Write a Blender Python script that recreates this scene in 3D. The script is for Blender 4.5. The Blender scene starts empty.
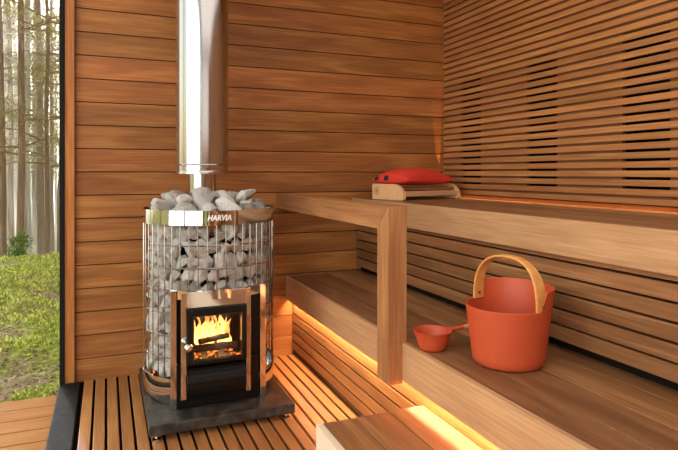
import bpy, bmesh, math, random
from mathutils import Vector, Matrix, noise
random.seed(7)
PI = math.pi
S = bpy.context.scene
COL = S.collection
# ------------------------------------------------------------------ camera
TH = math.radians(22.4)
SN, CS = math.sin(TH), math.cos(TH)
cd = bpy.data.cameras.new('camera'); cam = bpy.data.objects.new('camera', cd); COL.objects.link(cam)
cam.location = (0, 0, 1.0); cam.rotation_euler = (PI/2, 0, -TH)
cd.sensor_width = 36; cd.lens = 30.0; cd.shift_y = -52/678; cd.clip_start = .02; cd.clip_end = 500
S.camera = cam
S.view_settings.view_transform = 'Standard'; S.view_settings.look = 'None'
S.view_settings.gamma = 1; S.view_settings.use_curve_mapping = False
S.view_settings.exposure = 0.03
# ------------------------------------------------------------------ world, sun, lamps
W = bpy.data.worlds.new('sky'); S.world = W; W.use_nodes = True
nt = W.node_tree; bg = nt.nodes['Background']
sky = nt.nodes.new('ShaderNodeTexSky'); sky.sky_type = 'NISHITA'; sky.sun_disc = False
SUN_EL, SUN_AZ = math.radians(9.5), math.atan2(-.19, 1)       # azimuth measured from +y towards +x
sky.sun_elevation = SUN_EL; sky.sun_rotation = SUN_AZ; sky.dust_density = 4.0; sky.air_density = 1.2
mixw = nt.nodes.new('ShaderNodeMix'); mixw.data_type = 'RGBA'
mixw.inputs[0].default_value = .5
nt.links.new(sky.outputs[0], mixw.inputs[6])
mixw.inputs[7].default_value = (1.0, .82, .52, 1)
nt.links.new(mixw.outputs[2], bg.inputs[0]); bg.inputs[1].default_value = .85
sd = bpy.data.lights.new('sun', 'SUN'); so = bpy.data.objects.new('sun', sd); COL.objects.link(so)
sd.energy = 60; sd.color = (1, .74, .42); sd.angle = math.radians(1.5)
sdir = Vector((math.sin(SUN_AZ)*math.cos(SUN_EL), math.cos(SUN_AZ)*math.cos(SUN_EL), math.sin(SUN_EL)))
so.rotation_euler = (-sdir).to_track_quat('-Z', 'Y').to_euler()
def area(name, loc, direction, sx, sy, power, color, spread=180):
    l = bpy.data.lights.new(name, 'AREA'); o = bpy.data.objects.new(name, l); COL.objects.link(o)
    l.shape = 'RECTANGLE'; l.size = sx; l.size_y = sy; l.energy = power; l.color = color
    l.spread = math.radians(spread)
    o.location = loc; o.rotation_euler = Vector(direction).to_track_quat('-Z', 'Y').to_euler()
    return o
day = area('daylight_large_area', (-4.2, -2.4, 2.4), (1, .30, -.02), 8.0, 6.0, 520, (1, .975, .94))
ceil_fill = area('ceiling_fill_area', (.85, .9, 2.235), (0, 0, -1), 1.9, 2.6, 19, (1, .93, .83))  # unseen fill added under the ceiling to brighten back wall and bench tops
front_fill = area('front_fill_area', (.8, -1.1, 1.75), (.12, 1, -.12), 1.8, .9, 5, (1, .93, .84))  # weak unseen fill added behind the camera, stands for no lamp
# LED strips (light shines down behind the lower bench front, and up at the back of the upper bench)
l1 = area('led_light_lower_bench', (.9408, 1.2, .320), (.25, 0, -1), .012, 3.5, 24, (1.0, .64, .36))
l1.rotation_euler = (0, math.radians(-10), 0)
l2 = area('led_light_backrest', (1.9235, 1.15, .8735), (0, 0, -1), .010, 3.5, 1.6, (1.0, .42, .12))
ul = bpy.data.lights.new('corner_uplight', 'SPOT'); uo = bpy.data.objects.new('corner_uplight', ul); COL.objects.link(uo)
ul.energy = 36; ul.color = (1, .45, .14); ul.spot_size = math.radians(9.5); ul.spot_blend = .12; ul.shadow_soft_size = .003
uo.location = (1.914, 2.968, .875); uo.rotation_euler = Vector((-.070, .030, 1)).to_track_quat('-Z', 'Y').to_euler()

# ------------------------------------------------------------------ helpers
def prop(o, label=None, cat=None, group=None, kind=None):
    if label: o['label'] = label
    if cat: o['category'] = cat
    if group: o['group'] = group
    if kind: o['kind'] = kind
    return o
def empty(name, loc, label=None, cat=None, group=None, rz=0):
    o = bpy.data.objects.new(name, None); COL.objects.link(o); o.location = loc; o.rotation_euler = (0, 0, rz)
    o.empty_display_size = .05
    return prop(o, label, cat, group)
class MB:
    def __init__(s): s.v = []; s.f = []; s.r = []
    def box(s, x0, x1, y0, y1, z0, z1, rnd=None, M=None):
        if rnd is None: rnd = random.random()
        b = len(s.v)
        P = [Vector((x, y, z)) for z in (z0, z1) for y in (y0, y1) for x in (x0, x1)]
        if M: P = [M @ p for p in P]
        s.v += P
        for q in ((0,2,3,1),(4,5,7,6),(0,1,5,4),(2,6,7,3),(0,4,6,2),(1,3,7,5)):
            s.f.append([b+i for i in q]); s.r.append(rnd)
        return s
    def add(s, verts, faces, rnd=None, M=None):
        if rnd is None: rnd = random.random()
        b = len(s.v); s.v += [(M @ Vector(p)) if M else Vector(p) for p in verts]
        for q in faces: s.f.append([b+i for i in q]); s.r.append(rnd)
        return s
    def prism(s, pts, a0, a1, plane='xz', rnd=None, M=None):
        """outline in a plane extruded along the third axis"""
        n = len(pts)
        def mk(u, v, a): return {'xz': (u, a, v), 'yz': (a, u, v), 'xy': (u, v, a)}[plane]
        V = [mk(u, v, a0) for u, v in pts] + [mk(u, v, a1) for u, v in pts]
        F = [list(range(n))[::-1], list(range(n, 2*n))] + [[i, (i+1) % n, n+(i+1) % n, n+i] for i in range(n)]
        return s.add(V, F, rnd, M)
    def tube(s, pts, rad, n=8, closed=False, cap=True, rnd=None):
        pts = [Vector(p) for p in pts]; N = len(pts)
        rad = rad if isinstance(rad, (list, tuple)) else [rad]*N
        V = []; up = Vector((0, 0, 1))
        for i, p in enumerate(pts):
            if closed: t = pts[(i+1) % N]-pts[i-1]
            else: t = pts[min(i+1, N-1)]-pts[max(i-1, 0)]
            t.normalize()
            ref = up if abs(t.z) < .95 else Vector((1, 0, 0))
            a = t.cross(ref).normalized(); b_ = t.cross(a)
            for k in range(n):
                an = 2*PI*k/n; V.append(p+(a*math.cos(an)+b_*math.sin(an))*rad[i])
        F = []
        for i in range(N if closed else N-1):
            for k in range(n):
                F.append([i*n+k, i*n+(k+1) % n, ((i+1) % N)*n+(k+1) % n, ((i+1) % N)*n+k])
        if cap and not closed: F += [list(range(n))[::-1], [(N-1)*n+k for k in range(n)]]
        return s.add(V, F, rnd)
    def lathe(s, prof, n=48, c=(0, 0), a0=0, a1=2*PI, rnd=None, closed=False, fn=None):
        full = abs(a1-a0-2*PI) < 1e-6
        m = n if full else n+1; V = []
        for i in range(m):
            a = a0+(a1-a0)*i/n
            for (r, z) in prof:
                p = (c[0]+r*math.cos(a), c[1]+r*math.sin(a), z)
                V.append(fn(p, a) if fn else p)
        k = len(prof); F = []
        for i in range(n):
            j = (i+1) % m
            for q in range(k if closed else k-1):
                q2 = (q+1) % k
                F.append([i*k+q, j*k+q, j*k+q2, i*k+q2])
        return s.add(V, F, rnd)
    def build(s, name, mat, parent=None, bevel=0, smooth=False, subsurf=0, seg=2):
        me = bpy.data.meshes.new(name)
        o = bpy.data.objects.new(name, me)
        inv = None
        if parent is not None:
            mw = Matrix.Translation(parent.location) @ parent.rotation_euler.to_matrix().to_4x4()
            if parent.parent: 
                pp = parent.parent; mw = Matrix.Translation(pp.location) @ pp.rotation_euler.to_matrix().to_4x4() @ mw
            inv = mw.inverted()
        me.from_pydata([tuple(inv @ p) if inv else tuple(p) for p in s.v], [], s.f)
        at = me.attributes.new('rnd', 'FLOAT', 'FACE')
        for i, r in enumerate(s.r): at.data[i].value = r
        bm = bmesh.new(); bm.from_mesh(me); bmesh.ops.recalc_face_normals(bm, faces=bm.faces); bm.to_mesh(me); bm.free()
        me.materials.append(mat)
        if smooth: me.polygons.foreach_set('use_smooth', [True]*len(me.polygons)); me.set_sharp_from_angle(angle=.65)
        COL.objects.link(o)
        if parent is not None: o.parent = parent
        if bevel:
            m = o.modifiers.new('b', 'BEVEL'); m.width = bevel; m.segments = seg; m.limit_method = 'ANGLE'; m.angle_limit = .6
        if subsurf:
            m = o.modifiers.new('s', 'SUBSURF'); m.levels = subsurf; m.render_levels = subsurf
        return o

# ------------------------------------------------------------------ materials
def newmat(name):
    m = bpy.data.materials.new(name); m.use_nodes = True
    t = m.node_tree; return m, t, t.nodes['Principled BSDF']
def N(t, typ, **k):
    n = t.nodes.new(typ)
    for a, b in k.items(): setattr(n, a, b)
    return n
def L(t, a, b): t.links.new(a, b)
def srgb(r, g, b):
    f = lambda c: (c/255/12.92) if c/255 <= .04045 else ((c/255+.055)/1.055)**2.4
    return (f(r), f(g), f(b), 1)
def math_(t, op, a, b=None):
    n = N(t, 'ShaderNodeMath', operation=op)
    for i, x in enumerate((a, b)):
        if x is None: continue
        if isinstance(x, (int, float)): n.inputs[i].default_value = x
        else: L(t, x, n.inputs[i])
    return n.outputs[0]
def wood(name, axis, dark, mid, light, rough=.5, fig=1.0, tone=(.80, 1.14), ringscale=7, bump=.12, spec=.35):
    m, t, p = newmat(name)
    tc = N(t, 'ShaderNodeTexCoord'); at = N(t, 'ShaderNodeAttribute', attribute_name='rnd')
    geo = N(t, 'ShaderNodeNewGeometry')
    off = N(t, 'ShaderNodeVectorMath', operation='SCALE'); off.inputs[0].default_value = (13.1, 17.7, 11.3); L(t, at.outputs['Fac'], off.inputs['Scale'])
    add = N(t, 'ShaderNodeVectorMath', operation='ADD'); L(t, tc.outputs['Object'], add.inputs[0]); L(t, off.outputs[0], add.inputs[1])
    def mapped(along, across):
        sc = [across]*3; sc[axis] = along
        mp = N(t, 'ShaderNodeVectorMath', operation='MULTIPLY'); mp.inputs[1].default_value = sc
        L(t, add.outputs[0], mp.inputs[0]); return mp.outputs[0]
    n1 = N(t, 'ShaderNodeTexNoise'); n1.inputs['Scale'].default_value = 1; n1.inputs['Detail'].default_value = 2.5; n1.inputs['Distortion'].default_value = .25
    L(t, mapped(.8, ringscale*.8), n1.inputs['Vector'])
    rings = math_(t, 'SINE', math_(t, 'MULTIPLY', n1.outputs['Fac'], 30))
    rings = math_(t, 'MULTIPLY_ADD', rings, .5); t.nodes[-1].inputs[2].default_value = .5
    n2 = N(t, 'ShaderNodeTexNoise'); n2.inputs['Scale'].default_value = 1; n2.inputs['Detail'].default_value = 3
    L(t, mapped(5, 150), n2.inputs['Vector'])
    n3 = N(t, 'ShaderNodeTexNoise'); n3.inputs['Scale'].default_value = 1; n3.inputs['Detail'].default_value = 2
    L(t, mapped(2.2, 14), n3.inputs['Vector'])
    f = math_(t, 'ADD', math_(t, 'MULTIPLY', rings, .22*fig), math_(t, 'ADD', math_(t, 'MULTIPLY', n2.outputs['Fac'], .70), math_(t, 'MULTIPLY', n3.outputs['Fac'], .28)))
    f = math_(t, 'SUBTRACT', f, .11*fig-.06)
    dark = tuple(.6*a_+.4*b_ for a_, b_ in zip(dark, mid))
    cr = N(t, 'ShaderNodeValToRGB'); e = cr.color_ramp.elements
    e[0].position = .28; e[0].color = dark; e[1].position = .84; e[1].color = light
    x = cr.color_ramp.elements.new(.54); x.color = mid
    L(t, f, cr.inputs[0])
    mr = N(t, 'ShaderNodeMapRange'); L(t, at.outputs['Fac'], mr.inputs[0]); mr.inputs[3].default_value = tone[0]; mr.inputs[4].default_value = tone[1]
    hsv = N(t, 'ShaderNodeHueSaturation'); L(t, cr.outputs[0], hsv.inputs['Color']); L(t, mr.outputs[0], hsv.inputs['Value'])
    fr = math_(t, 'FRACT', math_(t, 'MULTIPLY', at.outputs['Fac'], 7.31))
    mh = N(t, 'ShaderNodeMapRange'); L(t, fr, mh.inputs[0]); mh.inputs[3].default_value = .497; mh.inputs[4].default_value = .5045
    L(t, mh.outputs[0], hsv.inputs['Hue'])
    L(t, hsv.outputs[0], p.inputs['Base Color'])
    p.inputs['Roughness'].default_value = rough; p.inputs['Specular IOR Level'].default_value = spec
    b = N(t, 'ShaderNodeBump'); b.inputs['Strength'].default_value = bump; b.inputs['Distance'].default_value = .002
    L(t, n2.outputs['Fac'], b.inputs['Height']); L(t, b.outputs[0], p.inputs['Normal'])
    return m
THERMO = (srgb(112, 66, 32), srgb(162, 102, 52), srgb(194, 134, 76))
M = {}
M['wallx'] = wood('wood_wall', 0, *THERMO, rough=.5, fig=.9, ringscale=9)
M['wally'] = wood('wood_slats', 1, srgb(128, 80, 44), srgb(172, 116, 68), srgb(200, 146, 92), rough=.5, fig=.5)
M['bench'] = wood('wood_bench', 1, srgb(96, 62, 38), srgb(136, 92, 58), srgb(168, 122, 82), rough=.45, fig=.9, ringscale=10)
M['pale'] = wood('wood_fascia', 1, srgb(146, 106, 70), srgb(188, 146, 104), srgb(210, 170, 126), rough=.5, fig=.4, ringscale=9, tone=(.96, 1.05))
M['floor'] = wood('wood_floor', 1, srgb(134, 84, 46), srgb(176, 118, 68), srgb(204, 150, 94), rough=.45, fig=.6)
M['post'] = wood('wood_post', 2, srgb(116, 76, 46), srgb(160, 112, 70), srgb(188, 138, 92), rough=.45, fig=.9, ringscale=12)
M['rail'] = wood('wood_rail', 1, srgb(116, 76, 46), srgb(160, 112, 70), srgb(188, 138, 92), rough=.45, fig=.9, ringscale=12)
M['jamb'] = wood('wood_jamb', 2, *THERMO, rough=.5, fig=.4)
M['deck'] = wood('wood_deck', 0, srgb(146, 88, 34), srgb(178, 120, 50), srgb(196, 140, 66), rough=.8, fig=.7, ringscale=8, tone=(.92, 1.06), spec=.08)
M['birch'] = wood('wood_headrest', 0, srgb(205, 150, 100), srgb(225, 178, 130), srgb(236, 196, 152), rough=.5, fig=.3, ringscale=12)
M['pale_daylit'] = wood('wood_step_side_daylit', 1, srgb(214, 196, 170), srgb(228, 212, 188), srgb(238, 224, 204), rough=.6, fig=.2)  # pale wood, with the strong daylight on this face painted into the colour
M['brownslat'] = wood('wood_headrest_slat', 0, srgb(130, 80, 48), srgb(160, 104, 66), srgb(180, 124, 84), rough=.5, fig=.3, ringscale=12)
M['handle'] = wood('wood_handle', 1, srgb(196, 128, 62), srgb(222, 158, 88), srgb(236, 180, 112), rough=.4, fig=.6, ringscale=14, tone=(.98, 1.02))
M['log'] = wood('wood_log', 0, srgb(30, 18, 12), srgb(70, 42, 26), srgb(120, 80, 48), rough=.8, fig=.3)
def plain(name, col, rough=.5, metal=0, spec=.5, bump=0, bscale=60, coat=0, col2=None):
    m, t, p = newmat(name); p.inputs['Base Color'].default_value = col; p.inputs['Roughness'].default_value = rough
    p.inputs['Metallic'].default_value = metal; p.inputs['Specular IOR Level'].default_value = spec; p.inputs['Coat Weight'].default_value = coat
    tc = N(t, 'ShaderNodeTexCoord'); n = N(t, 'ShaderNodeTexNoise'); n.inputs['Scale'].default_value = bscale; n.inputs['Detail'].default_value = 4
    L(t, tc.outputs['Object'], n.inputs['Vector'])
    mx = N(t, 'ShaderNodeMapRange'); L(t, n.outputs['Fac'], mx.inputs[0]); mx.inputs[3].default_value = rough*.85; mx.inputs[4].default_value = rough*1.15
    L(t, mx.outputs[0], p.inputs['Roughness'])
    if col2:
        cr = N(t, 'ShaderNodeValToRGB'); cr.color_ramp.elements[0].position = .42; cr.color_ramp.elements[0].color = col; cr.color_ramp.elements[1].position = .68; cr.color_ramp.elements[1].color = col2
        L(t, n.outputs['Fac'], cr.inputs[0]); L(t, cr.outputs[0], p.inputs['Base Color'])
    if bump:
        b = N(t, 'ShaderNodeBump'); b.inputs['Strength'].default_value = bump; b.inputs['Distance'].default_value = .003
        L(t, n.outputs['Fac'], b.inputs['Height']); L(t, b.outputs[0], p.inputs['Normal'])
    return m
M['chrome'] = plain('polished_steel', (.70, .70, .71, 1), .08, 1)
M['pipe'] = plain('pipe_steel', (.60, .61, .63, 1), .17, 1)
M['wire'] = plain('wire_steel', (.34, .32, .30, 1), .15, 1)
M['black'] = plain('black_steel', (.006, .0055, .005, 1), .32, 0, .25)
M['blackwood'] = plain('black_stained_wood', (.014, .0125, .011, 1), .75, 0, .12, .5, 30)
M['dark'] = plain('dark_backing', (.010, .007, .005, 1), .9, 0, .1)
M['subfloor'] = plain('dark_subfloor', (.030, .016, .008, 1), .8, 0, .2)
M['orange'] = plain('orange_coating', srgb(192, 80, 46), .45, 0, .45, .05, 300)
M['orange_in'] = M['orange']
M['slate'] = plain('slab_stone', (.026, .023, .020, 1), .45, 0, .3, .3, 22, 0, (.075, .066, .058, 1))
M['rubber'] = plain('rivet_metal', (.25, .2, .15, 1), .4, 1)
M['white'] = plain('white_print', (.85, .85, .85, 1), .5)
M['blackcloth'] = plain('black_cloth_print', (.02, .018, .02, 1), .9)
def backing():
    m = wood('wood_backing', 1, srgb(90, 54, 32), srgb(120, 76, 46), srgb(140, 94, 60), rough=.8, fig=.3); return m
M['backing'] = backing()
def cloth():
    m, t, p = newmat('red_linen')
    tc = N(t, 'ShaderNodeTexCoord'); n = N(t, 'ShaderNodeTexNoise'); n.inputs['Scale'].default_value = 900; L(t, tc.outputs['Object'], n.inputs['Vector'])
    cr = N(t, 'ShaderNodeValToRGB'); cr.color_ramp.elements[0].color = srgb(190, 40, 28); cr.color_ramp.elements[1].color = srgb(238, 70, 48)
    L(t, n.outputs['Fac'], cr.inputs[0]); L(t, cr.outputs[0], p.inputs['Base Color']); p.inputs['Roughness'].default_value = .85; 
    n4 = N(t, 'ShaderNodeTexNoise'); n4.inputs['Scale'].default_value = 22; L(t, tc.outputs['Object'], n4.inputs['Vector'])
    b = N(t, 'ShaderNodeBump'); b.inputs['Distance'].default_value = .012; b.inputs['Strength'].default_value = .5; L(t, n4.outputs['Fac'], b.inputs['Height']); L(t, b.outputs[0], p.inputs['Normal'])
    return m
M['red'] = cloth()
def stone():
    m, t, p = newmat('sauna_stone')
    tc = N(t, 'ShaderNodeTexCoord'); oi = N(t, 'ShaderNodeObjectInfo')
    a = N(t, 'ShaderNodeTexNoise'); a.inputs['Scale'].default_value = 42; a.inputs['Detail'].default_value = 6; a.inputs['Roughness'].default_value = .7
    L(t, tc.outputs['Object'], a.inputs['Vector'])
    v = N(t, 'ShaderNodeTexVoronoi'); v.inputs['Scale'].default_value = 150; L(t, tc.outputs['Object'], v.inputs['Vector'])
    cr = N(t, 'ShaderNodeValToRGB'); e = cr.color_ramp.elements; e[0].position = .36; e[0].color = srgb(104, 100, 96); e[1].position = .62; e[1].color = srgb(238, 234, 226)
    L(t, a.outputs['Fac'], cr.inputs[0])
    mr = N(t, 'ShaderNodeMapRange'); L(t, oi.outputs['Random'], mr.inputs[0]); mr.inputs[3].default_value = .92; mr.inputs[4].default_value = 1.35
    sp = N(t, 'ShaderNodeMapRange'); L(t, v.outputs['Distance'], sp.inputs[0]); sp.inputs[2].default_value = .35; sp.inputs[3].default_value = .6; sp.inputs[4].default_value = 1
    h = N(t, 'ShaderNodeHueSaturation'); L(t, cr.outputs[0], h.inputs['Color']); L(t, math_(t, 'MULTIPLY', mr.outputs[0], sp.outputs[0]), h.inputs['Value'])
    L(t, h.outputs[0], p.inputs['Base Color']); p.inputs['Roughness'].default_value = .85
    b = N(t, 'ShaderNodeBump'); b.inputs['Distance'].default_value = .006; b.inputs['Strength'].default_value = .8; L(t, a.outputs['Fac'], b.inputs['Height']); L(t, b.outputs[0], p.inputs['Normal'])
    return m
M['stone'] = stone()
def glass():
    m, t, p = newmat('stove_glass'); p.inputs['Base Color'].default_value = (1, 1, 1, 1)
    out = t.nodes['Material Output']; tr = N(t, 'ShaderNodeBsdfTransparent'); gl = N(t, 'ShaderNodeBsdfGlossy'); gl.inputs['Roughness'].default_value = .03
    fr = N(t, 'ShaderNodeFresnel'); fr.inputs[0].default_value = 1.45; mx = N(t, 'ShaderNodeMixShader')
    L(t, fr.outputs[0], mx.inputs[0]); L(t, tr.outputs[0], mx.inputs[1]); L(t, gl.outputs[0], mx.inputs[2]); L(t, mx.outputs[0], out.inputs[0])
    return m
M['glass'] = glass()
def flame(name, c0, c1, s0, s1, z0, z1, cut):
    m, t, p = newmat(name); out = t.nodes['Material Output']
    tc = N(t, 'ShaderNodeTexCoord'); geo = N(t, 'ShaderNodeNewGeometry'); sep = N(t, 'ShaderNodeSeparateXYZ'); L(t, geo.outputs['Position'], sep.inputs[0])
    mr = N(t, 'ShaderNodeMapRange'); L(t, sep.outputs[2], mr.inputs[0]); mr.inputs[1].default_value = z0; mr.inputs[2].default_value = z1
    mp = N(t, 'ShaderNodeVectorMath', operation='MULTIPLY'); mp.inputs[1].default_value = (42, 42, 13); L(t, geo.outputs['Position'], mp.inputs[0])
    n = N(t, 'ShaderNodeTexNoise'); n.inputs['Scale'].default_value = 1; n.inputs['Detail'].default_value = 3; n.inputs['Distortion'].default_value = 1.2; L(t, mp.outputs[0], n.inputs['Vector'])
    f = math_(t, 'ADD', math_(t, 'MULTIPLY', mr.outputs[0], .55), math_(t, 'MULTIPLY', n.outputs['Fac'], .75))
    cr = N(t, 'ShaderNodeValToRGB'); e = cr.color_ramp.elements; e[0].position = .42; e[0].color = c0; e[1].position = .80; e[1].color = c1
    L(t, f, cr.inputs[0])
    st = N(t, 'ShaderNodeMapRange'); L(t, f, st.inputs[0]); st.inputs[1].default_value = .35; st.inputs[2].default_value = .85; st.inputs[3].default_value = s0; st.inputs[4].default_value = s1
    em = N(t, 'ShaderNodeEmission'); L(t, cr.outputs[0], em.inputs[0]); L(t, st.outputs[0], em.inputs[1])
    tr = N(t, 'ShaderNodeBsdfTransparent'); mx = N(t, 'ShaderNodeMixShader')
    k = N(t, 'ShaderNodeMapRange'); L(t, f, k.inputs[0]); k.inputs[1].default_value = cut-.12; k.inputs[2].default_value = cut+.12; k.inputs[3].default_value = .12; k.inputs[4].default_value = .92
    L(t, k.outputs[0], mx.inputs[0]); L(t, em.outputs[0], mx.inputs[1]); L(t, tr.outputs[0], mx.inputs[2]); L(t, mx.outputs[0], out.inputs[0])
    return m
M['flame'] = flame('flame', (1, .62, .16, 1), (1, .20, .02, 1), 4.0, 1.3, .28, .45, .82)
def ember():
    m, t, p = newmat('embers'); tc = N(t, 'ShaderNodeTexCoord'); n = N(t, 'ShaderNodeTexNoise'); n.inputs['Scale'].default_value = 60; L(t, tc.outputs['Object'], n.inputs['Vector'])
    cr = N(t, 'ShaderNodeValToRGB'); e = cr.color_ramp.elements; e[0].position = .45; e[0].color = (.01, .004, .002, 1); e[1].position = .62; e[1].color = (1, .18, .02, 1)
    L(t, n.outputs['Fac'], cr.inputs[0]); p.inputs['Base Color'].default_value = (.02, .015, .01, 1)
    L(t, cr.outputs[0], p.inputs['Emission Color']); p.inputs['Emission Strength'].default_value = 2.5; return m
M['ember'] = ember()
def emis(name, c, s):
    m, t, p = newmat(name); p.inputs['Emission Color'].default_value = c; p.inputs['Emission Strength'].default_value = s; p.inputs['Base Color'].default_value = c; return m
M['led'] = emis('led_diffuser', (1, .62, .28, 1), 4)
def ground():
    m, t, p = newmat('moss_ground'); tc = N(t, 'ShaderNodeTexCoord')
    a = N(t, 'ShaderNodeTexNoise'); a.inputs['Scale'].default_value = 2.2; a.inputs['Detail'].default_value = 5; L(t, tc.outputs['Object'], a.inputs['Vector'])
    b = N(t, 'ShaderNodeTexNoise'); b.inputs['Scale'].default_value = 26; b.inputs['Detail'].default_value = 5; L(t, tc.outputs['Object'], b.inputs['Vector'])
    c1 = N(t, 'ShaderNodeValToRGB'); e = c1.color_ramp.elements; e[0].position = .3; e[0].color = srgb(96, 104, 40); e[1].position = .7; e[1].color = srgb(186, 196, 84)
    L(t, b.outputs['Fac'], c1.inputs[0])
    c2 = N(t, 'ShaderNodeValToRGB'); e = c2.color_ramp.elements; e[0].position = .46; e[0].color = (0, 0, 0, 1); e[1].position = .54; e[1].color = (.8, .8, .8, 1)
    L(t, a.outputs['Fac'], c2.inputs[0])
    mx = N(t, 'ShaderNodeMix', data_type='RGBA'); L(t, c2.outputs[0], mx.inputs[0]); L(t, c1.outputs[0], mx.inputs[6]); mx.inputs[7].default_value = srgb(150, 128, 104)
    L(t, mx.outputs[2], p.inputs['Base Color']); p.inputs['Roughness'].default_value = 1; p.inputs['Specular IOR Level'].default_value = .1
    return m
M['ground'] = ground()
def leafm(name, a_, b_, trans=.5):
    m, t, p = newmat(name); at = N(t, 'ShaderNodeAttribute', attribute_name='rnd'); cr = N(t, 'ShaderNodeValToRGB')
    cr.color_ramp.elements[0].color = a_; cr.color_ramp.elements[1].color = b_; L(t, at.outputs['Fac'], cr.inputs[0])
    out = t.nodes['Material Output']; d = N(t, 'ShaderNodeBsdfDiffuse'); tr = N(t, 'ShaderNodeBsdfTranslucent'); mx = N(t, 'ShaderNodeMixShader'); mx.inputs[0].default_value = trans
    L(t, cr.outputs[0], d.inputs[0]); L(t, cr.outputs[0], tr.inputs[0]); L(t, d.outputs[0], mx.inputs[1]); L(t, tr.outputs[0], mx.inputs[2]); L(t, mx.outputs[0], out.inputs[0])
    return m
M['leaf'] = leafm('pine_needles', srgb(120, 112, 48), srgb(184, 164, 84))
M['tuft'] = leafm('moss_tufts', srgb(124, 138, 44), srgb(222, 220, 128))
M['shrub'] = leafm('shrub_leaves', srgb(60, 96, 36), srgb(110, 140, 60))
M['bark'] = wood('pine_bark', 2, srgb(84, 60, 40), srgb(136, 98, 64), srgb(180, 134, 90), rough=.95, fig=.5, ringscale=14)
M['birchbark'] = wood('birch_bark', 2, srgb(120, 110, 98), srgb(190, 180, 166), srgb(222, 214, 200), rough=.9, fig=.2)

# ------------------------------------------------------------------ the room
XB = 2.99           # back wall plane (y)
XR = 1.93           # front of the slats of the right wall (x)
CEIL = 2.25
ZJ = 1.231          # one board joint
# back wall, boards run along x
b = MB(); z = ZJ-.1128*11
while z < CEIL:
    z0, z1 = max(z, -.06), min(z+.1128, CEIL)
    if z1 > z0: b.box(-.138, 2.06, XB, XB+.02, z0+.0023, z1-.0023)
    z += .1128
prop(b.build('wall_back', M['wallx'], bevel=.0016), 'back wall of horizontal brown boards behind the stove', kind='structure')
prop(MB().box(-.17, 2.1, XB+.016, XB+.14, -.1, CEIL).build('wall_back_core', M['dark']), kind='structure')
# right wall: backing with dark recesses, slats along y
P = .0365
cols = [(2.625, 2.82), (2.047, 2.25), (1.475, 1.686), (.90, 1.11), (.33, .54)]
bk = MB(); ys = sorted([y for c in cols for y in c]); 
edges = [-1.5]+ys+[XB+.01]
for i in range(len(edges)-1):
    y0, y1 = edges[i], edges[i+1]
    if (i % 2) == 0: bk.box(XR+.0125, XR+.034, y0, y1, .80, CEIL)
    else:
        bk.box(XR+.0125, XR+.034, y0, y1, .80, .935); bk.box(XR+.0125, XR+.034, y0, y1, 1.565, CEIL)
prop(bk.build('wall_right_backing', M['backing']), kind='structure')
prop(MB().box(XR+.085, XR+.12, -1.5, XB, 0, CEIL).build('wall_right_core', M['dark']), kind='structure')
s = MB(); z = .875
while z < CEIL-.03:
    s.box(XR, XR+.012, -1.5, XB-.002, z, z+.0250); z += P
prop(s.build('wall_right', M['wally'], bevel=.0015), 'right wall clad in thin horizontal wooden slats', kind='structure')
# wall behind the camera
b = MB(); z = ZJ-.1128*11
while z < CEIL:
    z0, z1 = max(z, -.06), min(z+.1128, CEIL)
    if z1 > z0: b.box(-.138, 2.06, -1.52, -1.50, z0+.0023, z1-.0023)
    z += .1128
prop(b.build('wall_front', M['wallx'], bevel=.0016), kind='structure')
prop(MB().box(-.2, 2.1, -1.6, -1.525, -.1, CEIL).build('wall_front_core', M['dark']), kind='structure')
# ceiling
c = MB(); x = -.22
while x < 2.05: c.box(x+.0015, x+.1135, -1.5, XB+.1, CEIL, CEIL+.02); x += .115
prop(c.build('ceiling', M['wally'], bevel=.0015), kind='structure')
prop(MB().box(-.22, 2.1, -1.5, XB+.14, CEIL+.02, CEIL+.2).build('ceiling_roof', M['dark']), kind='structure')
# floor: slats along y, gaps at multiples of .051
f = MB()
for i in range(-2, 21):
    x0 = i*.051
    f.box(max(x0+.0052, -.110), x0+.051-.0052, -1.5, XB-.003, -.028, 0)
prop(f.build('floor', M['floor'], bevel=.002), 'slatted wooden sauna floor', kind='structure')
prop(MB().box(-.12, 2.05, -1.5, XB+.05, -.12, -.045).build('floor_base', M['subfloor']), kind='structure')
# door opening on the left: jamb, black frame, threshold
prop(MB().box(-.182, -.139, XB-.022, XB+.10, .0, CEIL).build('door_1', M['jamb'], bevel=.002), 'wooden jamb at the open left side', kind='structure')
prop(MB().box(-.203, -.183, XB-.030, XB+.14, -.05, CEIL).build('trim_1', M['blackwood'], bevel=.002), 'black strip beside the wooden jamb', kind='structure')
prop(MB().box(-.203, -.114, -1.5, XB-.031, -.06, .006).build('trim_2', M['blackwood'], bevel=.004), 'black threshold along the open left side', kind='structure')
for wi, yy in enumerate((.80, -.05)):
    prop(MB().box(-.20, -.13, yy-.03, yy+.03, .006, CEIL-.141).build('trim_%d' % (wi+4), M['blackwood'], bevel=.003), kind='structure')
prop(MB().box(-.203, -.12, -1.5, -.85, .006, CEIL-.141).build('wall_left', M['jamb']), kind='structure')  # unseen wall piece, added to block green ground from the steel reflections
prop(MB().box(-.24, -.114, -1.5, XB+.1, CEIL-.14, CEIL).build('trim_3', M['blackwood'], bevel=.003), kind='structure')

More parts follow.
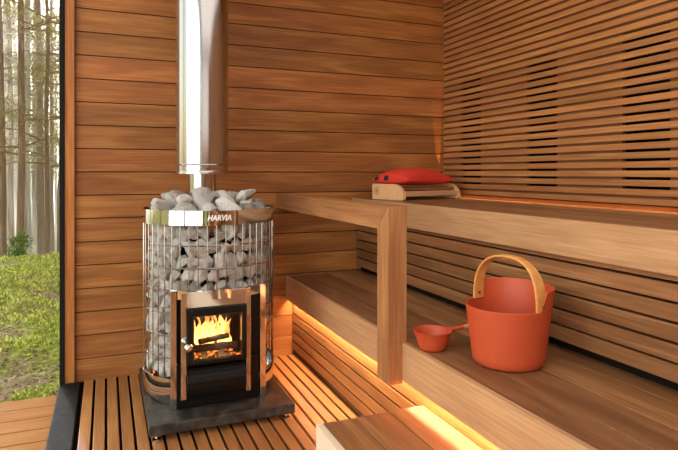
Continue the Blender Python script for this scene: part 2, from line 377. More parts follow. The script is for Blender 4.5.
# ------------------------------------------------------------------ benches
XF, ZB = .914, .433       # front face of lower bench, its top
XU, ZU = 1.312, .855      # upper bench
YN = -1.49                  # near end
YF = XB-.003
lb = empty('lower_bench', (XF, 1.2, 0), 'lower wooden sauna bench carrying the orange bucket, with glowing strip beneath its front', 'bench')
seams = [XF+.028, 1.036, 1.165, 1.295, 1.42]
MB().box(XF, XF+.018, YN, YF, .306, ZB).build('front_board', M['pale'], lb, bevel=.0018)
b = MB()
for a, c_ in ((XF+.0182, 1.035), (1.037, 1.164), (1.166, 1.294), (1.296, 1.40)):
    MB().box(a, c_, YN, YF, ZB-.028, ZB).build('seat_board', M['bench'], lb, bevel=.002)
s = MB()
for k in range(5):
    z0 = .032+.05*k; s.box(.950, .972, YN, YF, z0, z0+(.0425 if k < 4 else .085))
s.build('slatted_front', M['floor'], lb, bevel=.002)
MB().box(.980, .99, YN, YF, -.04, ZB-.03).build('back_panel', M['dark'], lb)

ub = empty('upper_bench', (XU, 1.2, 0), 'upper wooden sauna bench along the right slatted wall', 'bench')
MB().box(XU, XU+.026, YN, YF, .742, ZU).build('front_board', M['pale'], ub, bevel=.0018)
x = XU+.0262
wds = [.115, .127, .127, .127, .105]
for w in wds:
    MB().box(x, x+w-.002, YN, YF, ZU-.028, ZU).build('seat_board', M['bench'], ub, bevel=.002); x += w
for k in range(6):
    z0 = .466+.0515*k
    s = MB().box(1.339, 1.361, YN, YF, z0, z0+.0445).build('front_slat', M['bench'], ub, bevel=.0018)
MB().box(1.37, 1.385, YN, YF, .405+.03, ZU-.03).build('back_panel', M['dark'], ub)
# step
st = empty('step', (.76, 1.0, 0), 'low wooden step in front of the lower bench', 'step')
SX0, SX1, SY, SZ = .578, .947, 1.585, .25
sb = [(SX0+.024, .700), (.703, .820), (.823, SX1)]
for a, c_ in sb: MB().box(a, c_, .1, SY, SZ-.026, SZ).build('tread_board', M['bench'], st, bevel=.002)
MB().box(SX0, SX0+.0225, .1, SY, .004, SZ).build('side_board', M['pale_daylit'], st, bevel=.002)
MB().box(SX0+.024, SX1, SY-.03, SY-.006, .004, SZ-.028).build('back_board', M['pale'], st, bevel=.002)
MB().box(SX0+.024, SX1, .1, .125, .004, SZ-.028).build('front_board', M['pale'], st, bevel=.002)
# led strip profile under lower bench
prop(MB().box(.933, .949, YN, YF, .324, .330).build('led_strip', M['led']), 'warm glowing light strip under the front of the lower bench', 'light strip')
prop(MB().box(1.919, 1.928, YN, YF-.01, .8745, .8775).build('led_strip', M['black']), 'thin light strip along the foot of the slatted right wall', 'light strip')
prop(MB().lathe([(.006, ZU+.0005), (.009, ZU+.0005), (.009, ZU+.014), (.006, ZU+.014)], 20, (1.914, 2.968), closed=True).build('corner_spotlight', M['black']), 'tiny uplight in the back corner of the upper bench', 'lamp')
# railing
PX0, PX1, PY0, PY1, RZ0, RZ1 = .859, .9305, 1.661, 1.742, .809, .8895
rl = empty('railing', ((PX0+PX1)/2, PY0, .298), 'wooden railing of post and handrail between stove and benches', 'railing')
# mitred: in (y,z) outline
MB().prism([(PY0, RZ1), (PY1, RZ0), (XB-.002, RZ0), (XB-.002, RZ1)], PX0, PX1, 'yz').build('handrail', M['rail'], rl, bevel=.002)
MB().prism([(PY0, RZ1-.0004), (PY0, ZB+.0005), (PY1, ZB+.0005), (PY1, RZ0-.0004)], PX0, PX1, 'yz', rnd=.83).build('post', M['post'], rl, bevel=.002)
MB().box(PX0, XF-.0006, PY0, PY1, .298, ZB+.0005, rnd=.83).build('post_foot', M['post'], rl, bevel=.0015)

# ------------------------------------------------------------------ stove
CX, CY, R = .4255, 2.54, .284
ST0 = .066
slab = empty('stove_base_slab', (.4275, 2.5, 0), 'dark grey stone slab on small feet under the stove', 'slab')
MB().box(.146, .709, 2.187, 2.87, .026, ST0).build('slab_top', M['slate'], slab, bevel=.004)
for (fx, fy) in ((.175, 2.215), (.68, 2.215), (.175, 2.84), (.68, 2.84)):
    MB().lathe([(0.0001, .0005), (.016, .0005), (.016, .007), (.006, .009), (.006, .027), (.0001, .027)], 16, (fx, fy)).build('foot', M['chrome'], slab, smooth=False)
sv = empty('sauna_stove', (CX, CY, ST0), 'round wood-burning sauna stove in a steel wire cage filled with stones', 'stove')
Z0 = ST0+.0008
# inner dark drum with firebox hollow
fx0, fx1 = .275, .545
drum = MB(); A0 = -PI/2+.95; A1 = -PI/2-.95+2*PI
drum.lathe([(.205, Z0+.12), (.205, .72), (.0001, .72)], 40, (CX, CY), A0, A1)
drum.build('inner_drum', M['black'], sv, smooth=False)
fb = MB(); yb = 2.60; yf = 2.262; t_ = .006
fb.box(fx0, fx0+t_, yf+.012, yb, .25, .50).box(fx1-t_, fx1, yf+.012, yb, .25, .50).box(fx0, fx1, yb, yb+t_, .25, .50).box(fx0, fx1, yf+.012, yb, .50, .506).box(fx0, fx1, yf+.012, yb, .244, .25)
fb.build('firebox', M['black'], sv)
MB().box(.2535, .5865, 2.302, 2.52, Z0, .243).build('base_box', M['black'], sv, bevel=.004)
# top band
MB().lathe([(R, .792), (R, .850), (R-.004, .850), (R-.004, .792)], 96, (CX, CY), closed=True).build('top_band', M['chrome'], sv, smooth=True)
band = sv.children[-1]
# bottom skirt, tapering inwards, open behind the door
g = 2.0*math.asin(.192/R)/2
ga0, ga1 = -PI/2+g, -PI/2-g+2*PI
MB().lathe([(R-.020, Z0+.001), (R-.010, Z0+.018), (R-.003, Z0+.045), (R, .150), (R, .178), (R-.004, .178), (R-.006, .150), (R-.008, Z0+.045), (R-.015, Z0+.018), (R-.025, Z0+.001)], 80, (CX, CY), ga0, ga1, closed=True).build('bottom_skirt', M['chrome'], sv, smooth=True)
# cage
cg = MB(); NW = 48
for i in range(NW):
    a = 2*PI*(i+.5)/NW; ca, sa = math.cos(a), math.sin(a)
    front = sa < 0 and abs(R*ca) < .192
    zb = .53 if front else .172
    cg.tube([(CX+(R-.006)*ca, CY+(R-.006)*sa, zb), (CX+(R-.006)*ca, CY+(R-.006)*sa, .80)], .0023, 6)
for z in (.71, .62, .531, .44, .35, .26):
    if z > .5: cg.tube([(CX+(R-.009)*math.cos(2*PI*k/96), CY+(R-.009)*math.sin(2*PI*k/96), z) for k in range(96)], 0.0031, 6, closed=True)
    else: cg.tube([(CX+(R-.009)*math.cos(ga0+(ga1-ga0)*k/80), CY+(R-.009)*math.sin(ga0+(ga1-ga0)*k/80), z) for k in range(81)], 0.0031, 6)
cg.build('wire_cage', M['wire'], sv, smooth=True)
# front: frame plate with hole, curved head band, wings
fp = MB(); yF = 2.255
px0, px1 = .268, .543; dx0, dx1, dz0, dz1 = .2895, .5235, .2515, .4715
fp.box(px0, dx0-.001, yF, yF+.012, .118, .535).box(dx1+.001, px1, yF, yF+.012, .118, .535).box(dx0-.001, dx1+.001, yF, yF+.012, dz1+.001, .535)
fp.build('front_plate', M['chrome'], sv, bevel=.0015)
hb = MB(); h0 = math.asin(.192/(R+.003))
hb.lathe([(R+.0035, .500), (R+.0035, .536), (R, .536), (R, .500)], 30, (CX, CY), -PI/2-h0, -PI/2+h0, closed=True)
hb.build('head_band', M['chrome'], sv, smooth=True)
for s_ in (-1, 1):
    x0 = CX+s_*.1680; xs = sorted((x0, x0+s_*.024)); 
    MB().box(xs[0], xs[1], 2.302, 2.33, Z0, .535).build('side_strip', M['chrome'], sv, bevel=.0015)
    MB().box(min(CX+s_*.131, CX+s_*.168), max(CX+s_*.131, CX+s_*.168), 2.322, 2.33, Z0+.1, .50).build('slot_back', M['black'], sv)
dr = MB(); gx0, gx1, gz0, gz1 = .316, .503, .268, .439
dr.box(dx0, gx0, yF-.012, yF+.012, dz0, dz1).box(gx1, dx1, yF-.012, yF+.012, dz0, dz1).box(gx0, gx1, yF-.012, yF+.012, dz0, gz0).box(gx0, gx1, yF-.012, yF+.012, gz1, dz1)
door = dr.build('stove_door', M['black'], sv, bevel=.002)
MB().box(gx0+.0005, gx1-.0005, yF, yF+.003, gz0, gz1).build('glass_pane', M['glass'], door)
tr = MB(); w_ = .0035; yy = yF-.0135
tr.box(gx0-w_, gx0, yy, yy+.0015, gz0-w_, gz1+w_).box(gx1, gx1+w_, yy, yy+.0015, gz0-w_, gz1+w_).box(gx0, gx1, yy, yy+.0015, gz0-w_, gz0).box(gx0, gx1, yy, yy+.0015, gz1, gz1+w_)
tr.build('pane_trim', plain('dark_steel', (.10, .085, .07, 1), .3, 1), door)
hz, hx = .332, .290
MB().tube([(hx, yF-.012, hz), (hx, yF-.034, hz)], .0055, 12).build('handle_stem', M['chrome'], door, smooth=True)
kb = MB(); pr = [(max(.0001, .0165*math.sin(PI*k/14)), -.0165*math.cos(PI*k/14)) for k in range(15)]
kb.lathe(pr, 24, (hx, yF-.046))
for i in range(len(kb.v)): kb.v[i] = kb.v[i]+Vector((0, 0, hz))
kb.build('handle_knob', M['chrome'], door, smooth=True)
# ash drawer with rolled lip
pts = [(2.300, .112), (2.262, .118), (2.250, .135), (2.243, .160), (2.243, .185), (2.250, .205), (2.262, .216), (2.275, .232), (2.300, .236)]
MB().prism(pts, .2905, .5225, 'yz').build('ash_drawer', M['black'], sv, bevel=.002, smooth=False)
# lettering on band
fc = bpy.data.curves.new('t', 'FONT'); fc.body = 'HARVIA'; fc.size = .031; fc.extrude = .0006; fc.offset = .0011; fc.shear = .25; fc.space_character = 1.02; fc.align_x = 'CENTER'
to = bpy.data.objects.new('t', fc); COL.objects.link(to); bpy.context.view_layer.update()
me = bpy.data.meshes.new_from_object(to); COL.objects.unlink(to); bpy.data.objects.remove(to)
aL = -PI/2-.033
for v in me.vertices:
    a = aL+v.co.x*.86/R; r = R+.0008+v.co.z
    v.co = Vector((CX+r*math.cos(a), CY+r*math.sin(a), .8115+v.co.y))-sv.location-Vector((0, 0, 0))
me.materials.append(M['white']); lt = bpy.data.objects.new('lettering', me); COL.objects.link(lt); lt.parent = band
# fire
fl = MB(); random.seed(5)
for i in range(15):
    q_ = (i+.5)/15; x = .326+.165*q_+random.uniform(-.008, .008); y = random.uniform(2.37, 2.47)
    h = random.uniform(.05, .12)+.055*math.exp(-((q_-.55)/.22)**2); w = random.uniform(.017, .029)
    ph = random.uniform(0, 6); K = 18; pts = []; rr = []
    for k in range(K+1):
        t = k/K; pts.append((x+.018*math.sin(ph+t*5.2)*t, y+.012*math.cos(ph+t*3), .285+h*t)); rr.append(max(.0006, w*(1-t)**.7*(.75+.35*math.sin(ph+t*9))*min(1, .45+t*2)))
    fl.tube(pts, rr, 12)
prop(fl.build('flames', M['flame'], None, smooth=True), 'bright orange flames behind the glass of the stove door', 'fire', kind='stuff')
lgs = [((.322, 2.325, .292), (.498, 2.310, .296), .0155), ((.34, 2.49, .290), (.495, 2.48, .287), .019), ((.345, 2.315, .321), (.470, 2.345, .327), .012)]
for i, (p0, p1, r_) in enumerate(lgs):
    o = MB(); o.tube([Vector(p0).lerp(Vector(p1), k/6)+Vector((0, .0015*math.sin(k*2), .001*math.cos(k*3))) for k in range(7)], r_, 9)
    prop(o.build('firewood_log', M['log'], None, bevel=.002), ['charred log lying at the front of the fire', 'charred log lying at the back of the fire', 'charred log resting crosswise on top of two others in the fire'][i], 'log', 'burning logs in the stove')
e = MB()
for i in range(60):
    x, y = random.uniform(.30, .52), random.uniform(2.29, 2.56); q = random.uniform(.005, .011)
    e.box(x-q, x+q, y-q, y+q, .2505, .2505+q*1.3, M=None)
prop(e.build('embers', M['ember'], None, bevel=.002), 'glowing embers on the firebox floor', 'embers', kind='stuff')
fl_l = bpy.data.lights.new('fire_light', 'POINT'); fo = bpy.data.objects.new('fire_light', fl_l); COL.objects.link(fo); fo.location = (.41, 2.36, .36); fl_l.energy = 2.2; fl_l.color = (1, .42, .12); fl_l.shadow_soft_size = .04

# stones
def rock(seed, s=(1, 1, 1)):
    rd = random.Random(seed)
    bm = bmesh.new(); bmesh.ops.create_icosphere(bm, subdivisions=3, radius=1)
    planes = []
    for k in range(11):
        n = Vector((rd.gauss(0, 1), rd.gauss(0, 1), rd.gauss(0, 1))).normalized(); planes.append((n, rd.uniform(.45, .78)))
    for v in bm.verts:
        p = v.co.copy()
        for n, d_ in planes:
            q = p.dot(n)
            if q > d_: p -= n*(q-d_)
        p += p.normalized()*(noise.noise(p*2.2+Vector((seed, 0, 0)))*.12+noise.noise(p*7+Vector((seed, 3, 0)))*.06)
        v.co = Vector((p.x*s[0], p.y*s[1], p.z*s[2]))
    me = bpy.data.meshes.new('rock'); bm.to_mesh(me); bm.free(); me.materials.append(M['stone'])
    return me
rocks = [rock(i, (random.uniform(.85, 1.25), random.uniform(.75, 1.0), random.uniform(.7, .95))) for i in range(10)]
# cage stones, in courses, drawn towards the visible side
random.seed(11); n_st = 0
def put(me, loc, sc, rot, label, group):
    o = bpy.data.objects.new('sauna_stone', me); COL.objects.link(o); o.location = loc; o.scale = (sc,)*3; o.rotation_euler = rot
    return prop(o, label, 'stone', group)
z = .195; row = 0
while z < .80:
    n = 29
    for i in range(n):
        a = -PI/2+.0+2*PI*(i+.5*(row % 2)+random.uniform(-.18, .18))/n
        dev = abs((a+PI/2+PI) % (2*PI)-PI)
        if dev > 1.95: continue
        if z < .52 and abs(R*math.cos(a)) < .19 and math.sin(a) < 0: continue
        sc = random.uniform(.035, .048)
        rr = R-.014-sc*.86-random.uniform(0, .012) - (.03 if z < .13 else 0)
        put(random.choice(rocks), (CX+rr*math.cos(a), CY+rr*math.sin(a), z+random.uniform(-.008, .008)), sc, (random.uniform(0, 6), random.uniform(0, 6), random.uniform(0, 6)),
            'grey sauna stone packed behind the steel wires of the stove cage', 'stones packed in the stove cage'); n_st += 1
    z += .056; row += 1
# top stones
for ring, n, z, s0 in ((.214, 14, .852, .050), (.150, 10, .884, .054), (.09, 5, .900, .044)):
    for i in range(n):
        a = 2*PI*(i+random.uniform(-.15, .15))/n
        if ring < .16 and ring > .1 and False: continue
        x, y = CX+ring*math.cos(a), CY+ring*math.sin(a)
        if math.hypot(x-.412, y-2.665) < .105: continue
        o = put(random.choice(rocks), (x, y, z), s0*random.uniform(.85, 1.2), (random.uniform(-.7, .7), random.uniform(-.7, .7), random.uniform(0, 6)),
            'pale grey sauna stone heaped on top of the stove', 'stones heaped on the stove top')
        o.scale = (o.scale[0]*1.25, o.scale[0]*1.0, o.scale[0]*.78)
# flue
FX, FY = .412, 2.665
fp_ = empty('flue_pipe', (FX, FY, .86), 'shiny steel flue pipe rising from the stove', 'pipe')
MB().lathe([(.119, 1.005), (.119, 2.249), (.115, 2.249), (.115, 1.005)], 64, (FX, FY), closed=True).build('outer_pipe', M['pipe'], fp_, smooth=True, bevel=0)
MB().lathe([(.064, 1.010), (.119, 1.010), (.1215, 1.004), (.1215, .996), (.064, .996)], 64, (FX, FY), closed=True).build('bottom_collar', M['pipe'], fp_, smooth=True)
MB().lathe([(.1193, 1.034), (.1210, 1.037), (.1193, 1.040)], 64, (FX, FY)).build('seam_ring', M['pipe'], fp_, smooth=True)
MB().lathe([(.063, .80), (.063, .9955)], 48, (FX, FY)).build('inner_pipe', M['pipe'], fp_, smooth=True)

# ------------------------------------------------------------------ bucket, in (right, forward) frame of the view converted to the room
def rd2w(r, d): return (r*CS+d*SN, -r*SN+d*CS)
bx, by = rd2w(.508, 1.697)
BZ = ZB+.0006
bk = empty('sauna_bucket', (bx, by, BZ), 'orange sauna bucket with bent wooden handle standing on the lower bench', 'bucket')
# handle axis direction
ax = Vector(rd2w(.54, -.84)).normalized(); axa = math.atan2(ax.y, ax.x)
lowdir = Vector(rd2w(-.84, -.54)).normalized()
HL, HH = .172, .228
def rim_h(a):
    c_ = math.cos(a)*lowdir.x+math.sin(a)*lowdir.y          # +1 at the low side
    t = (c_+.10)/.20; t = max(0, min(1, t)); t = t*t*(3-2*t)
    return HH+(HL-HH)*t
def rad(h): return .104+.027*(h/.22)
n = 144; prof_n = 14; V = []; F = []
def ring(fr, inner, a):
    h = rim_h(a)*fr; r = rad(h)-(.0032 if inner else 0); hh = max(h, .004 if inner else 0)
    return (bx+r*math.cos(a), by+r*math.sin(a), BZ+hh)
rows = []
for k in range(4): rows.append(('b', k))
body = MB(); m = 12
for i in range(n):
    a = 2*PI*i/n; c_, s_ = math.cos(a), math.sin(a)
    V += [(bx+.0001*c_, by+.0001*s_, BZ), (bx+.090*c_, by+.090*s_, BZ), (bx+.098*c_, by+.098*s_, BZ+.002), (bx+.1035*c_, by+.1035*s_, BZ+.008)]
    for k in range(1, m+1): V.append(ring(.06+.94*k/m, False, a))
    p = ring(1, False, a); q = ring(1, True, a); V.append(((p[0]*.5+q[0]*.5), (p[1]*.5+q[1]*.5), p[2]+.0015))
    for k in range(m, 0, -1): V.append(ring(.06+.94*k/m, True, a))
    V += [(bx+.096*c_, by+.096*s_, BZ+.006), (bx+.0001*c_, by+.0001*s_, BZ+.005)]
K = len(V)//n
for i in range(n):
    for k in range(K-1): F.append([i*K+k, ((i+1) % n)*K+k, ((i+1) % n)*K+k+1, i*K+k+1])
body.add(V, F, .5).build('bucket_body', M['orange'], bk, smooth=True)
# handle: a flat bent strap
def strap(pts, wdir, ws, th, mb):
    V = []; nP = len(pts)
    for i, p in enumerate(pts):
        tg = (pts[min(i+1, nP-1)]-pts[max(i-1, 0)]).normalized(); nn = tg.cross(wdir).normalized()
        w = ws[i]
        for u, v in ((-1, -.4), (-.8, -1), (.8, -1), (1, -.4), (1, .4), (.8, 1), (-.8, 1), (-1, .4)):
            V.append(p+wdir*w*.5*u+nn*th*.5*v)
    F = []
    for i in range(nP-1):
        for k in range(8): F.append([i*8+k, i*8+(k+1) % 8, (i+1)*8+(k+1) % 8, (i+1)*8+k])
    F += [list(range(8))[::-1], [(nP-1)*8+k for k in range(8)]]
    mb.add(V, F, .5)
A3 = Vector((ax.x, ax.y, 0)); W3 = Vector((lowdir.x, lowdir.y, 0)).normalized()
C0 = Vector((bx, by, BZ)); hp = []; ws = []; NS = 40
rin = rad(.19)-.0085
for k in range(NS+1):
    t = k/NS; u = -1+2*t
    # straight legs inside the wall, arch on top
    an = PI*(1-t); xx = rin*math.copysign(abs(math.cos(an))**.80, math.cos(an)); zz = .170+.146*abs(math.sin(an))**.72
    hp.append(C0+A3*xx+Vector((0, 0, zz))+W3*.0); ws.append(.026+.020*abs(math.cos(PI*t))**1.5)
hm = MB(); strap(hp, W3, ws, .007, hm)
hd = hm.build('handle', M['handle'], bk, smooth=False, bevel=.0012)
for s_ in (-1, 1):
    p = C0+A3*(rad(.19)+.0005)*s_+Vector((0, 0, .188))
    q = C0+A3*(rin-.006)*s_+Vector((0, 0, .188))
    MB().tube([q, p], .0045, 12).build('rivet', M['rubber'], bk, smooth=False)
# ladle
lx, ly = rd2w(.302, 1.822)
ld = empty('ladle', (lx, ly, BZ), 'orange ladle with wooden handle end lying beside the bucket', 'ladle')
cup = MB().lathe([(.0001, BZ), (.036, BZ), (.041, BZ+.003), (.044, BZ+.008), (.053, BZ+.035), (.0605, BZ+.0585), (.0620, BZ+.0600), (.0600, BZ+.0605), (.0575, BZ+.058), (.050, BZ+.035), (.0405, BZ+.010), (.036, BZ+.005), (.0001, BZ+.004)], 48, (lx, ly))
cup.build('cup', M['orange'], ld, smooth=True)
hdir = Vector(rd2w(.93, .37)).normalized(); h3 = Vector((hdir.x, hdir.y, 0)); c3 = Vector((lx, ly, BZ))
MB().tube([c3+h3*.056+Vector((0, 0, .050)), c3+h3*.075+Vector((0, 0, .054)), c3+h3*.115+Vector((0, 0, .058))], [.009, .0075, .0075], 12).build('ferrule', M['orange'], ld, smooth=True)
MB().tube([c3+h3*.115+Vector((0, 0, .058)), c3+h3*.22+Vector((0, 0, .066)), c3+h3*.36+Vector((0, 0, .078)), c3+h3*.37+Vector((0, 0, .079))], [.0070, .0085, .0095, .004], 12).build('ladle_handle', M['handle'], ld, smooth=True)

# ------------------------------------------------------------------ headrest and cushion
hc = Vector((*rd2w(.336, 2.95), ZU+.0005))
u2 = Vector(rd2w(.30, .22)).normalized(); u = Vector((u2.x, u2.y, 0)); v = Vector((-u.y, u.x, 0))
if v.dot(Vector((*rd2w(-.59, .807), 0))) < 0: v = -v
hr = empty('wooden_headrest', hc, 'pale wooden sauna headrest with slats under the red cushion', 'headrest', rz=math.atan2(u.y, u.x))
HM = Matrix.Translation(hc) @ Matrix.Rotation(math.atan2(u.y, u.x), 4, 'Z')     # local x along slats, local y along side panels
LU, LV = .445, .255
def arc_prof():
    pts = [(.012, 0), (LV, 0), (LV, .085)]
    pts += [(.085, .085)]
    for k in range(1, 9):
        a = PI/2*k/8; pts.append((.085-.083*math.sin(a), .085*math.cos(a)**.8 if k < 8 else .006))
    return pts
for xx in (0, LU-.022):
    MB().prism(arc_prof(), xx, xx+.022, 'yz', M=HM).build('side_panel', M['birch'], hr, bevel=.0015)
for j, (y0, z0, y1, z1, mt) in enumerate([(.008, .020, .022, .048, 'birch'), (.030, .052, .058, .066, 'brownslat'), (.075, .068, .125, .080, 'birch'), (.140, .068, .190, .080, 'birch'), (.205, .068, .255, .080, 'brownslat')]):
    MB().box(.0225, LU-.0225, y0, y1, z0, z1, M=HM).build('slat', M[mt], hr, bevel=.0015)
# stamp: ring on the left panel
sm = MB()
def ringflat(cy_, cz_, r0, r1):
    V = []; F = []; n_ = 28
    for k in range(n_):
        a = 2*PI*k/n_
        for r in (r0, r1): V.append((-.0008, cy_+r*math.cos(a), cz_+r*math.sin(a)))
    for k in range(n_): F.append([k*2, k*2+1, ((k+1) % n_)*2+1, ((k+1) % n_)*2])
    sm.add(V, F, .5, HM)
ringflat(LV-.038, .046, .0185, .021); sm.box(-.0008, -.0003, LV-.038-.0105, LV-.038+.0105, .044, .0475, M=HM); sm.box(-.0008, -.0003, LV-.038-.0015, LV-.038+.0015, .034, .058, M=HM)
sm.build('stamp', plain('burnt_mark', srgb(70, 36, 20), .8), hr)
# cushion
cc = HM @ Vector((LU*.44, LV*.52, .0855))
cu = empty('cushion', cc, 'red cushion lying on the wooden headrest', 'cushion', rz=math.atan2(u.y, u.x)+.10)
CM = Matrix.Translation(cc) @ Matrix.Rotation(math.atan2(u.y, u.x)+.10, 4, 'Z')
G = 36; V = []; F = []
LX, LY = .41, .27
def cpt(i, j, top):
    a, b_ = -1+2*i/G, -1+2*j/G
    ed = (1-a*a)*(1-b_*b_); h = max(0, ed)**.42
    sx = 1-.07*(1-b_*b_)*abs(a)**3; sy = 1-.10*(1-a*a)*abs(b_)**3
    x, y = a*LX/2*sx, b_*LY/2*sy
    w = .006*noise.noise(Vector((a*4, b_*5, 3)))*min(1, ed*3)+.004*math.sin(b_*24+a*3)*(abs(a)**4)*(1-abs(a))*6
    z = 0.016+(.072*h+w if top else -.018*min(1, h*1.5))
    return (x, y, z)
for top in (1, 0):
    for i in range(G+1):
        for j in range(G+1): V.append(cpt(i, j, top))
n1 = (G+1)**2
for i in range(G):
    for j in range(G):
        a = i*(G+1)+j; F.append([a, a+1, a+G+2, a+G+1]); F.append([n1+a, n1+a+G+1, n1+a+G+2, n1+a+1])
cm = MB().add(V, F, .5, CM); co = cm.build('cushion_cover', M['red'], cu, smooth=True)
bm = bmesh.new(); bm.from_mesh(co.data); bmesh.ops.remove_doubles(bm, verts=bm.verts, dist=.0005); bmesh.ops.recalc_face_normals(bm, faces=bm.faces); bm.to_mesh(co.data); bm.free()
# black printed marks on its short left edge
mk = MB()
def surf(a, b_):
    i, j = (a+1)/2*G, (b_+1)/2*G; p = cpt(i, j, 1); return Vector(p)+Vector((-.0010, 0, .0022))
for (b0, b1) in ((.60, .80), (.10, .32)):
    V = []; F = []
    for q in range(7):
        for w in range(6): V.append(surf(-1+.05*w/5, b0+(b1-b0)*q/6))
    for q in range(6):
        for w in range(5): a = q*6+w; F.append([a, a+1, a+7, a+6])
    mk.add(V, F, .5, CM)
mk.build('printed_mark', M['blackcloth'], cu)

# ------------------------------------------------------------------ outdoors
d = MB(); y = 2.92
while y > -3:
    d.box(-3.2, -.206, y-.118, y-.003, -.055, -.028); y -= .12
prop(d.build('terrace', M['deck'], bevel=.003), 'pale wooden terrace outside the open side', kind='structure')
def gz(x, y):
    if y < 8.2: b0 = -.26+.13*max(0, min(1, (y-3.2)/5.0))
    else:
        t = min(1, (y-8.2)/7); b0 = -.13-1.3*t*t*(3-2*t)
    am = 1 if y > 3.1 else max(0, (y-2.7)/.4)
    n = noise.noise(Vector((x*1.1, y*1.1, 0)))*.07+noise.noise(Vector((x*4, y*4, 5)))*.035+noise.noise(Vector((x*11, y*11, 9)))*.018
    return b0+am*n
V = []; F = []
def linsp(a, b_, n): return [a+(b_-a)*i/n for i in range(n+1)]
xs_ = linsp(-60, -4, 28)[:-1]+linsp(-4, 0.5, 90)[:-1]+linsp(.5, 60, 30)
ys_ = linsp(-60, 2.7, 30)[:-1]+linsp(2.7, 11, 150)[:-1]+linsp(11, 110, 60)
for yv in ys_:
    for xv in xs_: V.append((xv, yv, gz(xv, yv) if yv > 2.6 else -.34))
nx = len(xs_)
for j in range(len(ys_)-1):
    for i in range(nx-1): a = j*nx+i; F.append([a, a+1, a+nx+1, a+nx])
prop(MB().add(V, F, .5).build('ground', M['ground'], smooth=True), 'mossy forest ground outside', kind='structure')
# moss tufts
random.seed(3); tf = MB()
for i in range(16000):
    y = 2.95+6.6*random.random()**1.3; x = -y*random.uniform(.045, .19)-.03
    if noise.noise(Vector((x*2.2, y*2.2, 40))) < (-.02 if y < 5.2 else -.25): continue
    z = gz(x, y)-.004; q = random.uniform(.010, .026)*(.7+y*.10); a = random.uniform(0, 6.28); hh = q*random.uniform(.6, 1.4)
    dx, dy = math.cos(a)*q*.35, math.sin(a)*q*.35; lx_, ly_ = random.uniform(-q, q)*.7, random.uniform(-q, q)*.7
    tf.add([(x-dx, y-dy, z), (x+dx, y+dy, z), (x+lx_+dx*.4, y+ly_+dy*.4, z+hh), (x+lx_-dx*.6, y+ly_-dy*.3, z+hh*.9)], [(0, 1, 2, 3)])
prop(tf.build('moss', M['tuft']), 'yellow green moss and grass covering the forest floor', 'moss', kind='stuff')
lt_ = MB()
for i in range(5000):
    y = 2.95+4.5*random.random(); x = -y*random.uniform(.045, .19)-.03
    if noise.noise(Vector((x*2.2, y*2.2, 40))) > .02: continue
    z = gz(x, y)+.006; q = random.uniform(.006, .020); a = random.uniform(0, 6.28); c_, s_ = math.cos(a)*q, math.sin(a)*q; k = random.uniform(.2, .6); h_ = random.uniform(0, .012)
    lt_.add([(x-c_, y-s_, z), (x+s_*k, y-c_*k, z+h_), (x+c_, y+s_, z+.004), (x-s_*k, y+c_*k, z+h_*.3)], [(0, 1, 2, 3)])
prop(lt_.build('leaf_litter', leafm('dry_litter', srgb(96, 72, 52), srgb(206, 182, 150), .1)), 'brown dry leaves and twigs on the bare patches of ground', 'leaf litter', kind='stuff')
# trees
def leaf_cluster(mb, c_, r, n, sz, flat=1.0):
    for _ in range(n):
        p = Vector((random.gauss(0, .5), random.gauss(0, .5), random.gauss(0, .5)*flat))*r+Vector(c_)
        a = Vector((random.gauss(0, 1), random.gauss(0, 1), random.gauss(0, 1))).normalized(); b_ = a.orthogonal().normalized()
        s_ = sz*random.uniform(.5, 1.3); mb.add([p-a*s_, p+b_*s_*.3, p+a*s_, p-b_*s_*.3], [(0, 1, 2, 3)])
def tree(x, y, r, h, kind, label, group, nb=10, leafy=1.0, low=2.0):
    z0 = gz(x, y)-.1
    t = empty('birch_tree' if kind == 'birch' else 'pine_tree', (x, y, z0), label, 'tree', group)
    lean = random.uniform(-.012, .012); pts = [(x+lean*k*h/8+random.uniform(-.03, .03)*(k > 0), y, z0+h*k/8) for k in range(9)]
    br = MB().tube(pts, [r*(1.0-.7*k/8) for k in range(9)], 9)
    lf = MB()
    for _ in range(nb):
        zz = random.uniform(low, h); a = random.uniform(0, 6.28); ln = random.uniform(.6, 1.8)*(1.15-zz/h*.6)
        q = Vector((x+lean*zz, y, z0+zz)); e_ = q+Vector((math.cos(a)*ln, math.sin(a)*ln, random.uniform(-.3, .35)))
        mid = q.lerp(e_, .5)+Vector((0, 0, .1)); br.tube([q, mid, e_], [.018, .012, .004], 4)
        for f_ in (.45, .7, 1.0):
            if random.random() < leafy: leaf_cluster(lf, q.lerp(e_, f_), .34, 62, .034, .6)
    br.build('trunk', M['birchbark' if kind == 'birch' else 'bark'], t, smooth=True)
    if lf.f: lf.build('foliage', M['leaf'], t)
random.seed(21)
specs = []
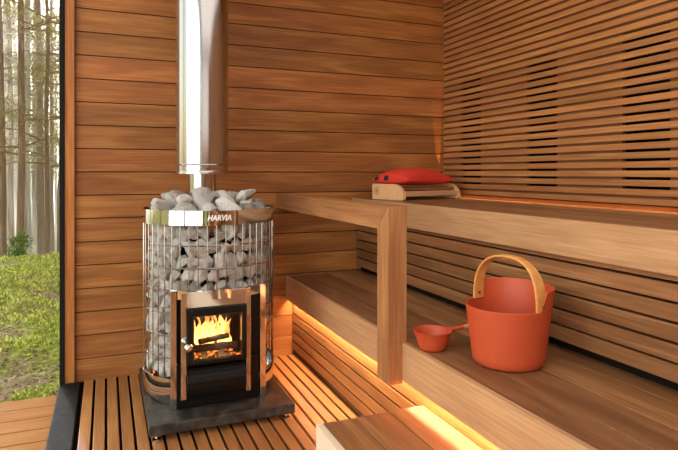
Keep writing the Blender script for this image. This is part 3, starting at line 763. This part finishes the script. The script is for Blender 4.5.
for i in range(36):
    y = 11+40*(i/36)**1.15+random.uniform(-.5, .5); fr = (i*.618) % 1
    x = -y*(.060+.105*fr); specs.append((x, y))
for i, (x, y) in enumerate(specs):
    near = y < 19
    kind = 'birch' if i in (4, 15) else 'pine'
    lab, grp = ('pale birch trunk standing among the pines', 'birches among the pines') if kind == 'birch' else (('tall pine with brown trunk at the near edge of the forest', 'pines at the forest edge') if near else ('slender pine deep in the hazy forest', 'pines deeper in the forest'))
    tree(x, y, random.uniform(.045, .12) if kind == 'pine' else .045, random.uniform(13, 17), kind, lab, grp, nb=40, leafy=.9, low=2.2 if y < 30 else 3)
for i, (x, y) in enumerate([(-2.6, -1.9), (-3.0, -.9), (-2.5, .1), (-3.3, .9), (-2.9, 1.9), (-3.5, 3.0), (-3.1, 4.1), (-3.6, 5.2), (-2.7, -3.0)]):
    tree(x, y, .05+.03*(i % 3), 9, 'pine', 'pine standing close beside the terrace, seen mirrored in the steel flue', 'pines mirrored in the flue', nb=0)
# small shrub
sx_, sy_ = -1.20, 9.6
shb = empty('shrub', (sx_, sy_, gz(sx_, sy_)), 'small green bush at the foot of the pines', 'bush')
lf = MB(); br = MB()
for k in range(22):
    a = random.uniform(0, 6.28); e_ = Vector((sx_+math.cos(a)*random.uniform(.05, .24), sy_+math.sin(a)*.2, gz(sx_, sy_)+random.uniform(.08, .34)))
    br.tube([(sx_, sy_, gz(sx_, sy_)-.03), e_], [.008, .003], 4); leaf_cluster(lf, e_, .08, 40, .022)
br.build('stems', M['bark'], shb); lf.build('leaves', M['shrub'], shb)
# thin sunlit haze between the trees
hz_, t, p = newmat('forest_haze'); t.nodes.remove(p); vs = N(t, 'ShaderNodeVolumeScatter'); vs.inputs['Color'].default_value = (1, .86, .60, 1); vs.inputs['Density'].default_value = .045; vs.inputs['Anisotropy'].default_value = .72
L(t, vs.outputs[0], t.nodes['Material Output'].inputs['Volume'])
prop(MB().box(-30, 12, 9.9, 70, -2.5, 18).build('haze', hz_), 'thin golden haze between the forest trees', 'haze', kind='stuff')
